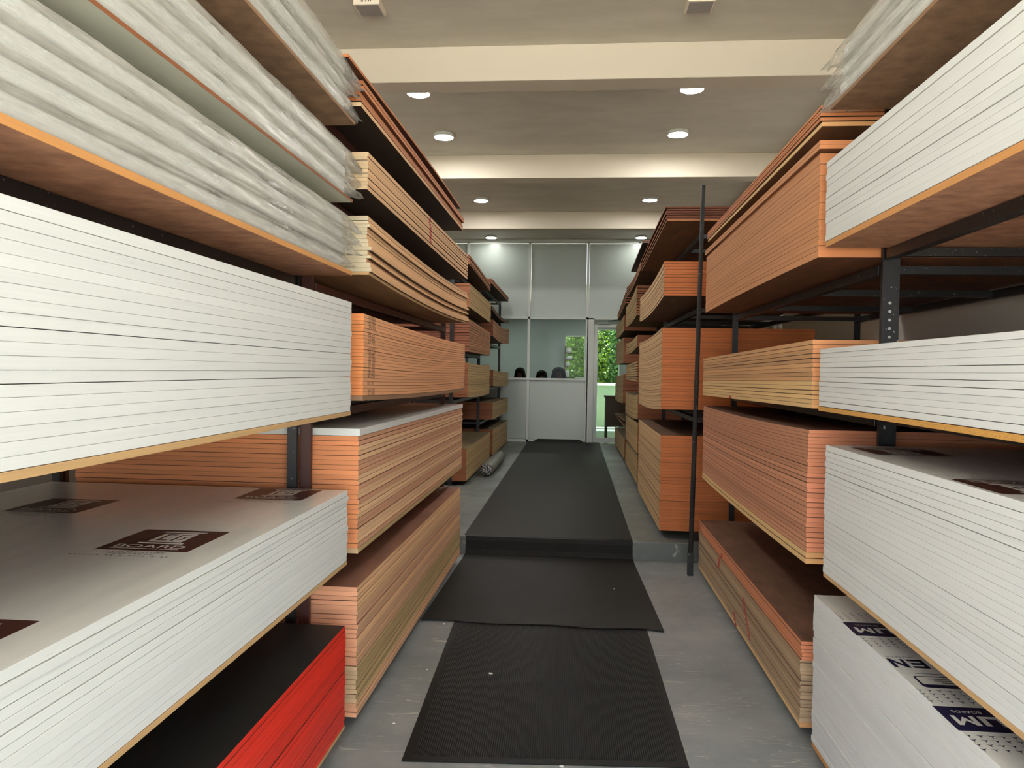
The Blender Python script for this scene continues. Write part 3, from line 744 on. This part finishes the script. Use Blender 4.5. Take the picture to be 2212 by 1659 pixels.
# ------------------------------------------------------------------ mats
def grid_mat():
    mb = MB(); prof = [(4.315, .007), (4.6, .006), (5.3, .0055), (5.80, .006), (5.92, .012), (5.938, .05), (5.938, .12), (5.942, .150), (5.965, .157), (6.05, .1562), (6.6, .1555), (9, .1555), (11.5, .1555), (13.6, .1555), (13.88, .1565), (13.97, .172), (14.03, .215)]
    n = 14; t = .0035
    for i, (y, z) in enumerate(prof):
        if y < 5.95: f = (y - 4.315) / 1.63; xl, xr = -.885 + .03 * f, .545 - .055 * f
        else: f = min(1, (y - 5.95) / 8); xl, xr = -.868 + .014 * f, .488 + .012 * f
        for j in range(n + 1):
            x = xl + (xr - xl) * j / n; zz = z; yy = y
            if i >= 14: zz = .1565 + (z - .1565) * (1 if 2 <= j <= 10 else .15); 
            if i == 0: yy += .012 * math.sin(j * 1.1) - .02 * (j == n); zz += .0015 * math.sin(j * 1.7) + .0015
            if 0 < i < 4: zz += .0015 * math.sin(j * 1.3 + i)
            mb.v.append((x, yy, zz))
    for i in range(len(prof) - 1):
        for j in range(n):
            a = i * (n + 1) + j; mb.face((a, a + 1, a + n + 2, a + n + 1), RUB)
    return mb
o = grid_mat().build('floor_runner')
md = o.modifiers.new('thickness', 'SOLIDIFY'); md.thickness = .0035; md.offset = 1
tag(o, 'long smooth black rubber runner draped down the step to the office', 'mat')
root = empty('ribbed_mat', (-.10, 3.6, 0)); tag(root, 'ribbed black rubber mat with flat border on the lower floor', 'mat')
# corners: near (-.635,2.76)-(.462,2.825)  far (-.69,4.42)-(.448,4.46)
A, B_, C_, D_ = Vector((-.632, 2.755, 0)), Vector((.462, 2.83, 0)), Vector((.447, 4.47, 0)), Vector((-.688, 4.42, 0))
def bl(u, v, z):
    p_ = (A * (1 - u) + B_ * u) * (1 - v) + (D_ * (1 - u) + C_ * u) * v; return (p_.x, p_.y, z)
mb = MB(); bw = .032; bv = .024
for (u0, u1, v0, v1) in ((0, 1, 0, bv), (0, 1, 1 - bv, 1), (0, bw, bv, 1 - bv), (1 - bw, 1, bv, 1 - bv)):
    lo = [bl(u0, v0, .0005), bl(u1, v0, .0005), bl(u1, v1, .0005), bl(u0, v1, .0005)]
    hi = [bl(u0, v0, .0045), bl(u1, v0, .0045), bl(u1, v1, .0045), bl(u0, v1, .0045)]
    b = len(mb.v); mb.v += lo + hi
    for q in ((4, 5, 6, 7), (0, 1, 5, 4), (1, 2, 6, 5), (2, 3, 7, 6), (3, 0, 4, 7)): mb.face(q, RIB, None, b)
part(mb, 'mat_border', root)
mb = MB(); nr = 118
for i in range(nr):
    u0 = bw + (1 - 2 * bw) * i / nr; du = (1 - 2 * bw) / nr
    us = [u0, u0 + du * .28, u0 + du * .5, u0 + du * .78]; zs = [.0018, .0018, .0052, .0052]
    for u, z in zip(us, zs): mb.v += [bl(u, bv, z), bl(u, 1 - bv, z)]
mb.v += [bl(1 - bw, bv, .0018), bl(1 - bw, 1 - bv, .0018)]
for i in range(nr * 4): mb.face((2 * i, 2 * i + 2, 2 * i + 3, 2 * i + 1), RIBT if i % 4 == 2 else RIB)
part(mb, 'ribbed_panel', root)
# white scraps
SCR = simple('white_scrap', (214, 212, 204), .7)
for (x, y, z, s, a, lb) in ((-.385, 3.60, .0055, .014, .5, 'white paper scrap lying on the left half of the ribbed mat'), (-.02, 2.78, .005, .012, .2, 'white scrap at the near edge of the ribbed mat'),
                     (-.705, 3.62, 0, .006, .2, 'tiny white speck on the concrete just left of the ribbed mat'), (-.735, 3.05, 0, .006, 1.2, 'white crumb on the concrete beside the mat near its front left corner'), (-.74, 4.29, 0, .010, .1, 'white crumb at the front left edge of the smooth runner'), (.30, 5.10, .0105, .006, .4, 'tiny white speck on the smooth runner below the step')):
    mb = MB(); n = 7; b = [(x + math.cos(a + 6.283 * i / n) * s * random.uniform(.6, 1.3), y + math.sin(a + 6.283 * i / n) * s * random.uniform(.5, .9)) for i in range(n)]
    mb.v = [(p[0], p[1], z + .0004) for p in b] + [(p[0] * .6 + x * .4, p[1] * .6 + y * .4, z + .003 + .002 * random.random()) for p in b]
    for i in range(n): mb.face((i, (i + 1) % n, n + (i + 1) % n, n + i), SCR)
    mb.face(range(n, 2 * n), SCR); mb.face(list(range(n))[::-1], SCR)
    tag(mb.build('paper_scrap'), lb, 'scrap', 'white scraps on the floor and mats')

# wrapped roll on the raised floor at the left
def foil():
    k = NT('foil_speckle'); co = k.n('ShaderNodeTexCoord').outputs['Object']
    a = k.ramp(k.noise(co, 45, 4, .7), .45, .6); k.l(k.mix(a, lin((30, 30, 30)), lin((200, 200, 198))), k.b.inputs['Base Color'])
    k.b.inputs['Roughness'].default_value = .25; k.b.inputs['Metallic'].default_value = .5; k.bump(k.noise(co, 40, 3), 1, .01); return k.m
r = empty('wrapped_roll', (-1.09, 9.3, .15)); tag(r, 'grey roll with crinkled foil end lying beside the left rack on the raised floor', 'roll')
GR = simple('grey_wrap', (104, 104, 96), .45, bump=.5)
mb = MB(); n = 18; rings = [(9.32, .075), (9.34, .086), (9.6, .088), (10.2, .084), (10.75, .086), (10.8, .07)]
for i, (y, rr_) in enumerate(rings):
    for j in range(n):
        t = 2 * math.pi * j / n; q = rr_ * (1 + .04 * math.sin(3 * t + i))
        mb.v.append((-1.09 + .012 * (y - 9.3) + q * math.cos(t), y, .15 + .089 + q * math.sin(t) * .98))
for i in range(len(rings) - 1):
    for j in range(n): mb.face((i * n + j, i * n + (j + 1) % n, (i + 1) * n + (j + 1) % n, (i + 1) * n + j), GR)
mb.face(range(5 * n, 6 * n), GR)
part(mb, 'roll_cover', r, smooth=True)
mb = MB(); rn = random.Random(5); F_ = foil()
mb.v.append((-1.09, 9.30, .239))
for k_, rr_ in enumerate((.03, .055, .074)):
    for j in range(n):
        t = 2 * math.pi * j / n; mb.v.append((-1.09 + rr_ * math.cos(t), 9.315 - (.02 - .006 * k_) + rn.uniform(-.008, .008), .239 + rr_ * math.sin(t)))
for j in range(n): mb.face((0, 1 + j, 1 + (j + 1) % n), F_)
for k_ in range(2):
    for j in range(n): a = 1 + k_ * n; mb.face((a + j, a + n + j, a + n + (j + 1) % n, a + (j + 1) % n), F_)
part(mb, 'foil_end', r)

# white sheet left on the orange plywood, second left rack
mb = MB().box(-1.62, -1.36, 5.30, 5.6, 1.735, 1.765, SCR)
tag(mb.build('white_packet', bevel=.004), 'small white packet lying on the stamped orange plywood, second left rack', 'packet')

# ------------------------------------------------------------------ ceiling lamps
def lamp(x, y, label, LED=LED):
    r = empty('ceiling_light', (x, y, 4.0)); tag(r, label, 'ceiling light', 'lit round ceiling lights')
    mb = MB(); n = 40
    for (rad, z) in ((.108, 4.0), (.108, 3.968), (.105, 3.965), (.098, 3.965)):
        for j in range(n): t = 2 * math.pi * j / n; mb.v.append((x + rad * math.cos(t), y + rad * math.sin(t), z))
    for i in range(3):
        for j in range(n): mb.face((i * n + j, i * n + (j + 1) % n, (i + 1) * n + (j + 1) % n, (i + 1) * n + j), FRAME)
    part(mb, 'rim', r, smooth=False)
    mb = MB(); mb.v = [(x + .098 * math.cos(2 * math.pi * j / n), y + .098 * math.sin(2 * math.pi * j / n), 3.9645) for j in range(n)]
    mb.face(list(range(n))[::-1], LED); part(mb, 'diffuser', r)
rows = ['in the first row behind the near beam', 'in the second row before the middle beam', 'in the third row before the far beam', 'in the last row against the glazed wall']
for (xl, xr, y), rw in zip(((-1.43, .98, 6.57), (-1.42, 1.03, 7.81), (-1.39, 1.04, 10.74), (-1.58, 1.18, 13.72)), rows):
    e_ = LEDW if y > 13 else LED; lamp(xl, y, 'lit round ceiling light on the left ' + rw, e_); lamp(xr, y, 'lit round ceiling light on the right ' + rw, e_)
SQB = simple('cream_lamp_body', (224, 214, 196), .5, var=.01); SQD = simple('unlit_diffuser', (150, 144, 140), .35, var=.01)
for x, y, lb in ((-1.44, 5.02, 'unlit square ceiling light on the left in front of the near beam'), (.80, 5.09, 'unlit square ceiling light on the right in front of the near beam')):
    r = empty('square_ceiling_light', (x, y, 4.0)); tag(r, lb, 'ceiling light', 'unlit square ceiling lights')
    part(MB().box(x - .09, x + .09, y - .09, y + .09, 3.957, 4.0, SQB), 'lamp_body', r, .003)
    part(MB().box(x - .078, x + .078, y - .078, y + .078, 3.955, 3.9572, SQD), 'diffuser', r)
    mb = MB()
    for dx, w_ in ((-.028, .016), (-.002, .009), (.016, .008), (.030, .008)): mb.quad([(x + dx - w_ / 2, y - .0908, 3.975), (x + dx + w_ / 2, y - .0908, 3.975), (x + dx + w_ / 2, y - .0908, 3.984), (x + dx - w_ / 2, y - .0908, 3.984)], BLK)
    part(mb, 'body_print', r)

# ------------------------------------------------------------------ office contents
LEDO = emis('added_office_fill_diffuser', (1, .97, .93), 34.0)  # lamps added above the visible glass to brighten the office interior
for x, lb in ((-1.5, 'added unseen round ceiling light in the office, left'), (.6, 'added unseen round ceiling light in the office, right')):
    r = empty('ceiling_light', (x, 16.2, 2.75)); tag(r, lb, 'ceiling light', 'added unseen office ceiling lights')
    part(MB().tube((x, 16.2, 2.75), (x, 16.2, 2.715), .16, .16, FRAME, 24), 'rim', r)
    part(MB().tube((x, 16.2, 2.714), (x, 16.2, 2.706), .15, .15, LEDO, 24), 'diffuser', r)
WOOD = simple('dark_brown_wood', (96, 62, 46), .45, var=.2, scale=4)
r = empty('office_counter', (-1.0, 14.75, .15)); tag(r, 'grey-white office desk behind the glazed partition', 'desk')
part(MB().box(-2.2, .18, 14.55, 15.05, .86, .90, OFFW), 'desktop', r, .003)
for x in (-2.15, -1.0, .12): part(MB().box(x - .025, x + .025, 14.6, 15.0, .15, .86, OFFW), 'leg', r)
r = empty('side_table', (.86, 15.0, .15)); tag(r, 'dark brown wooden table seen through the glass door', 'table')
part(MB().box(.62, 1.20, 14.75, 15.25, .99, 1.03, WOOD), 'tabletop', r, .003)
part(MB().box(.64, 1.18, 14.78, 15.23, .42, .988, WOOD), 'cabinet', r, .003)
for x, y in ((.66, 14.8), (1.16, 14.8), (.66, 15.2), (1.16, 15.2)): part(MB().box(x - .02, x + .02, y - .02, y + .02, .15, .42, WOOD), 'leg', r)
PAP = simple('white_paper', (220, 220, 214), .6)
for i, (x, z, w_, h_, lb) in enumerate(((-.13, 2.00, .13, .13, 'rounded white bundle, topmost of the column beside the office rear window'), (-.12, 1.82, .14, .10, 'tilted white bundle, second down beside the office rear window'), (-.15, 1.67, .11, .11, 'square white bundle, third down beside the office rear window'), (-.16, 1.46, .09, .18, 'tall white bundle, lowest of the column beside the office rear window'))):
    mb = MB(); n = 12; yc = 17.45
    rings = [(-.5, .55), (-.38, .92), (0, 1), (.38, .92), (.5, .5)]
    for a, s_ in rings:
        for j in range(n):
            t = 2 * math.pi * j / n; c_ = math.copysign(abs(math.cos(t)) ** .6, math.cos(t)); d_ = math.copysign(abs(math.sin(t)) ** .6, math.sin(t))
            mb.v.append((x + w_ / 2 * s_ * c_ + .03 * a * (i == 1), yc + .06 * s_ * d_, z + a * h_))
    for k_ in range(4):
        for j in range(n): mb.face((k_ * n + j, k_ * n + (j + 1) % n, (k_ + 1) * n + (j + 1) % n, (k_ + 1) * n + j), PAP)
    mb.face(list(range(n))[::-1], PAP); mb.face(range(4 * n, 5 * n), PAP)
    tag(mb.build('paper_bundle', smooth=True), lb, 'bundle', 'white bundles beside the office rear window')
r = empty('wall_rack', (-.14, 17.45, 1.3)); tag(r, 'narrow dark rail holding white bundles beside the office rear window', 'rack')
part(MB().box(-.225, -.205, 17.40, 17.5, .15, 2.1, WOOD), 'rail', r)
for z in (1.375, 1.614, 1.767, 1.933): part(MB().box(-.205, -.04, 17.40, 17.5, z - .012, z - .002, WOOD), 'shelf', r)
mb = MB().box(.03, .2, 14.14, 14.2, 1.371, 1.40, PAP)
tag(mb.build('paper_stack', bevel=.003), 'low stack of white papers on the sill at the right end of the glass', 'papers')

SKIN = simple('brown_skin', (88, 54, 42), .6, spec=.2); HAIR = simple('black_hair', (20, 16, 16), .75, spec=.1)
def skinmesh(name, verts, edges, radii, mat, parent, root=0, sub=2):
    me = bpy.data.meshes.new(name); me.from_pydata(verts, edges, []); o_ = bpy.data.objects.new(name, me); COL.objects.link(o_)
    md = o_.modifiers.new('skin', 'SKIN'); md.use_smooth_shade = True
    for i, sv in enumerate(me.skin_vertices[0].data):
        rr_ = radii[i]; sv.radius = rr_ if isinstance(rr_, tuple) else (rr_, rr_); sv.use_root = (i == root)
    o_.modifiers.new('sub', 'SUBSURF').levels = sub; o_.modifiers['sub'].render_levels = sub
    me.materials.append(mat); o_.parent = parent; return o_
def person(x, y, ztop, label, shirt, lean=0, hw=1.0, tilt=0):
    r = empty('person', (x, y, .15)); tag(r, label, 'person', 'people sitting behind the office glass')
    h = ztop - .15
    hc = h - .12
    V = [(0, .05, h - .80), (0, .06, h - .62), (0, .04, h - .42), (0, .01, h - .30), (lean * .3, -.01, h - .235), (lean * .6, -.02, h - .17), (lean, -.03, hc), (lean, -.02, h - .065),
         (-.17, 0, h - .34), (-.22, -.08, h - .58), (-.14, -.30, h - .64), (-.10, -.40, h - .645),
         (.17, 0, h - .34), (.22, -.08, h - .58), (.14, -.30, h - .64), (.10, -.40, h - .645),
         (-.10, .0, h - .84), (-.11, -.38, h - .84), (-.11, -.40, .10), (-.11, -.52, .04),
         (.10, .0, h - .84), (.11, -.38, h - .84), (.11, -.40, .10), (.11, -.52, .04), (lean, -.085, h - .185), (lean, -.115, h - .13)]
    E_ = [(0, 1), (1, 2), (2, 3), (3, 4), (4, 5), (5, 6), (6, 7), (3, 8), (8, 9), (9, 10), (10, 11), (3, 12), (12, 13), (13, 14), (14, 15), (0, 16), (16, 17), (17, 18), (18, 19), (0, 20), (20, 21), (21, 22), (22, 23), (5, 24), (6, 25)]
    R_ = [.13, .12, (.14, .11), (.12, .09), .055, .06, .078, .062, .06, .042, .032, .03, .06, .042, .032, .03, .085, .065, .045, .035, .085, .065, .045, .035, .028, .014]
    skinmesh('body', V, E_, R_, SKIN, r)
    # five fingers and a thumb per hand
    for s in (-1, 1):
        for q in range(5):
            bx = s * (.10 + (q - 2) * .016) if q < 4 else s * .065
            p0 = (bx, -.42, h - .65); p1 = (bx * 1.02, -.455, h - .652); p2 = (bx * 1.03, -.478 + .006 * abs(q - 1), h - .662)
            skinmesh('finger' if q < 4 else 'thumb', [p0, p1, p2], [(0, 1), (1, 2)], [.009, .008, .007], SKIN, r, sub=1)
    # face
    for s in (-1, 1):
        e = MB(); bmx = bmesh.new(); bmesh.ops.create_uvsphere(bmx, u_segments=10, v_segments=8, radius=.011)
        e.v = [(v_.co.x + lean + s * .03, v_.co.y - .098, v_.co.z + h - .125) for v_ in bmx.verts]
        for f_ in bmx.faces: e.face([v_.index for v_ in f_.verts], EYE)
        bmx.free(); e.build('eye', r, smooth=True)
    # hair: cap and long sides, open at the face
    hm = MB(); n = 24; rings = []
    for k_ in range(13):
        f_ = k_ / 12
        if f_ < .5: a = f_ / .5 * math.pi / 2; rad = .092 * math.sin(a) * hw + .004; z = h - .085 + .088 * math.cos(a)
        else: g = (f_ - .5) / .5; rad = (.092 + .045 * g) * hw + .004; z = h - .085 - .27 * g
        rings.append((rad, z))
    for rad, z in rings:
        for j in range(n + 1):
            # leave the face open towards -Y below the brow
            op = 0 if z > h - .06 else min(1, (h - .06 - z) / .05) * .95
            t = -math.pi / 2 + op + (2 * math.pi - 2 * op) * j / n
            q = rad * (1 + .03 * math.sin(9 * t))
            hm.v.append((lean + q * math.cos(t), -.018 + q * 1.12 * math.sin(t), z))
    for k_ in range(12):
        for j in range(n): a = k_ * (n + 1) + j; hm.face((a, a + 1, a + n + 2, a + n + 1), HAIR)
    ho = hm.build('hair', r, smooth=True); sd_ = ho.modifiers.new('solid', 'SOLIDIFY'); sd_.thickness = .012
    # shirt over the torso
    sm = [(0, .05, h - .80), (0, .06, h - .62), (0, .04, h - .42), (0, .01, h - .315), (-.17, 0, h - .34), (-.22, -.08, h - .56), (.17, 0, h - .34), (.22, -.08, h - .56)]
    skinmesh('shirt', sm, [(0, 1), (1, 2), (2, 3), (3, 4), (4, 5), (3, 6), (6, 7)], [.15, .137, (.157, .127), (.125, .10), .073, .056, .073, .056], shirt, r)
    skinmesh('trousers', [V[0]] + V[16:19] + V[20:23], [(0, 1), (1, 2), (2, 3), (0, 4), (4, 5), (5, 6)], [.145, .10, .08, .06, .10, .08, .06], HAIR2, r)
    # chair
    ch = empty('office_chair', (x, y, .15)); tag(ch, 'black office chair under the ' + label.split(',')[0], 'chair', 'office chairs behind the glass')
    zs = .15 + h - .975
    part(MB().box(x - .22, x + .22, y - .22, y + .24, zs - .06, zs, STEELP), 'seat', ch, .02)
    part(MB().box(x - .19, x + .19, y + .235, y + .27, zs + .06, zs + .42, STEELP), 'backrest', ch, .015)
    part(MB().tube((x, y, .19), (x, y, zs - .06), .025, .025, STEELP).box(x - .02, x + .02, y + .2, y + .255, zs - .05, zs + .1, STEELP), 'stem', ch)
    b_ = MB()
    for k_ in range(5): a = 2 * math.pi * k_ / 5; b_.tube((x, y, .2), (x + .24 * math.cos(a), y + .24 * math.sin(a), .172), .018, .014, STEELP, 8)
    part(b_, 'base', ch)
EYE = simple('eye_white', (90, 80, 76), .3); HAIR2 = simple('dark_trousers', (40, 42, 52), .8); STEELP = simple('black_plastic', (30, 30, 32), .5)
person(-1.115, 15.3, 1.560, 'person with long dark hair at the left pane, only the head above the sill', simple('maroon_shirt', (96, 50, 50), .8), 0, 1.0)
person(-.665, 15.3, 1.508, 'person with dark hair bending down in the middle, lowest of the three heads', simple('blue_shirt', (60, 70, 96), .8), 0, 1.05)
person(-.315, 15.3, 1.578, 'person with long dark hair looking out, rightmost of the three heads', simple('dark_red_shirt', (84, 44, 44), .8), 0, 1.3)

# ------------------------------------------------------------------ garden behind the office
def leafmat(name, a, b):
    k = NT(name); wn = k.noise(k.n('ShaderNodeTexCoord').outputs['Object'], 3.2, 3)
    c = k.mix(k.ramp(wn, .35, .65), lin(a), lin(b)); k.l(c, k.b.inputs['Base Color']); k.b.inputs['Roughness'].default_value = .5
    tl = k.n('ShaderNodeBsdfTranslucent'); k.l(c, tl.inputs[0]); mx = k.n('ShaderNodeMixShader'); mx.inputs[0].default_value = .4
    k.l(k.b.outputs[0], mx.inputs[1]); k.l(tl.outputs[0], mx.inputs[2]); k.l(mx.outputs[0], k.out.inputs[0]); return k.m
BARK = simple('bark', (96, 78, 58), .9)
def tree(x, y, z0, h, rad, nl, mat, label, seed, s=.06):
    rn = random.Random(seed); r = empty('garden_tree', (x, y, z0)); tag(r, label, 'tree', 'trees in the garden behind the office')
    t = MB(); t.tube((x, y, z0), (x + .05, y, z0 + h * .6), .06, .035, BARK, 8)
    for q in range(6):
        a = rn.uniform(0, 6.28); t.tube((x + .04, y, z0 + h * (.3 + .05 * q)), (x + math.cos(a) * rad * .6, y + math.sin(a) * rad * .6, z0 + h * (.5 + .07 * q)), .02, .008, BARK, 6)
    part(t, 'trunk', r)
    m = MB()
    for _ in range(nl):
        while True:
            u = Vector((rn.uniform(-1, 1), rn.uniform(-1, 1), rn.uniform(-1, 1)))
            if u.length < 1: break
        c = Vector((x + u.x * rad, y + u.y * rad, z0 + h * .55 + u.z * h * .5))
        d_ = Vector((rn.uniform(-1, 1), rn.uniform(-1, 1), rn.uniform(-.6, .6))).normalized(); e = d_.orthogonal().normalized(); e = (e + d_.cross(e) * rn.uniform(-1, 1)).normalized()
        L = s * rn.uniform(.7, 1.4); W = L * .38
        m.quad([c, c + d_ * L * .5 + e * W, c + d_ * L, c + d_ * L * .5 - e * W], mat)
    part(m, 'foliage', r)
LF1 = leafmat('sunny_leaf', (104, 128, 20), (44, 66, 12)); LF2 = leafmat('pale_leaf', (92, 124, 66), (56, 88, 40))
tree(.0, 20.2, .05, 3.6, 1.0, 8000, LF1, 'bushy yellow-green tree filling the office rear window', 1, .09)
tree(1.2, 21.0, .05, 3.6, 1.0, 7000, LF2, 'pale green tree seen through the garden door', 2, .09)
tree(-1.6, 21.5, .05, 4.0, 1.0, 2500, LF2, 'green tree behind the office wall, leftmost in the garden', 3, .1)
r = empty('low_wall', (.9, 18.9, .05)); tag(r, 'low pale green garden wall with white coping beyond the garden door', 'wall')
part(MB().box(.2, 2.6, 18.9, 19.05, .05, 1.16, simple('pale_green_render', (112, 126, 108), .7)), 'wall_body', r)
part(MB().box(.2, 2.6, 18.86, 19.09, 1.16, 1.22, PAP), 'coping', r)

# dense hedge added to block the white sky showing through the leaves
rn = random.Random(9); r = empty('sky_hiding_hedge', (0, 23.2, .05)); tag(r, 'added tall dense green hedge hiding the sky behind the garden', 'hedge')
LF3 = leafmat('hedge_leaf', (96, 116, 40), (40, 60, 20))
part(MB().box(-3.2, 4.0, 23.1, 23.5, .05, 4.0, simple('hedge_core', (34, 46, 20), .9, var=.3, scale=5)), 'branches', r)
m = MB()
for _ in range(9000):
    c = Vector((rn.uniform(-3.3, 4.1), rn.uniform(22.85, 23.15), .05 + rn.uniform(0, 4.15)))
    d_ = Vector((rn.uniform(-1, 1), rn.uniform(-1, .2), rn.uniform(-.8, .8))).normalized(); e = d_.cross(Vector((0, 1, .2))).normalized()
    L = rn.uniform(.08, .16); W = L * .35
    m.quad([c, c + d_ * L * .5 + e * W, c + d_ * L, c + d_ * L * .5 - e * W], LF3)
part(m, 'foliage', r)
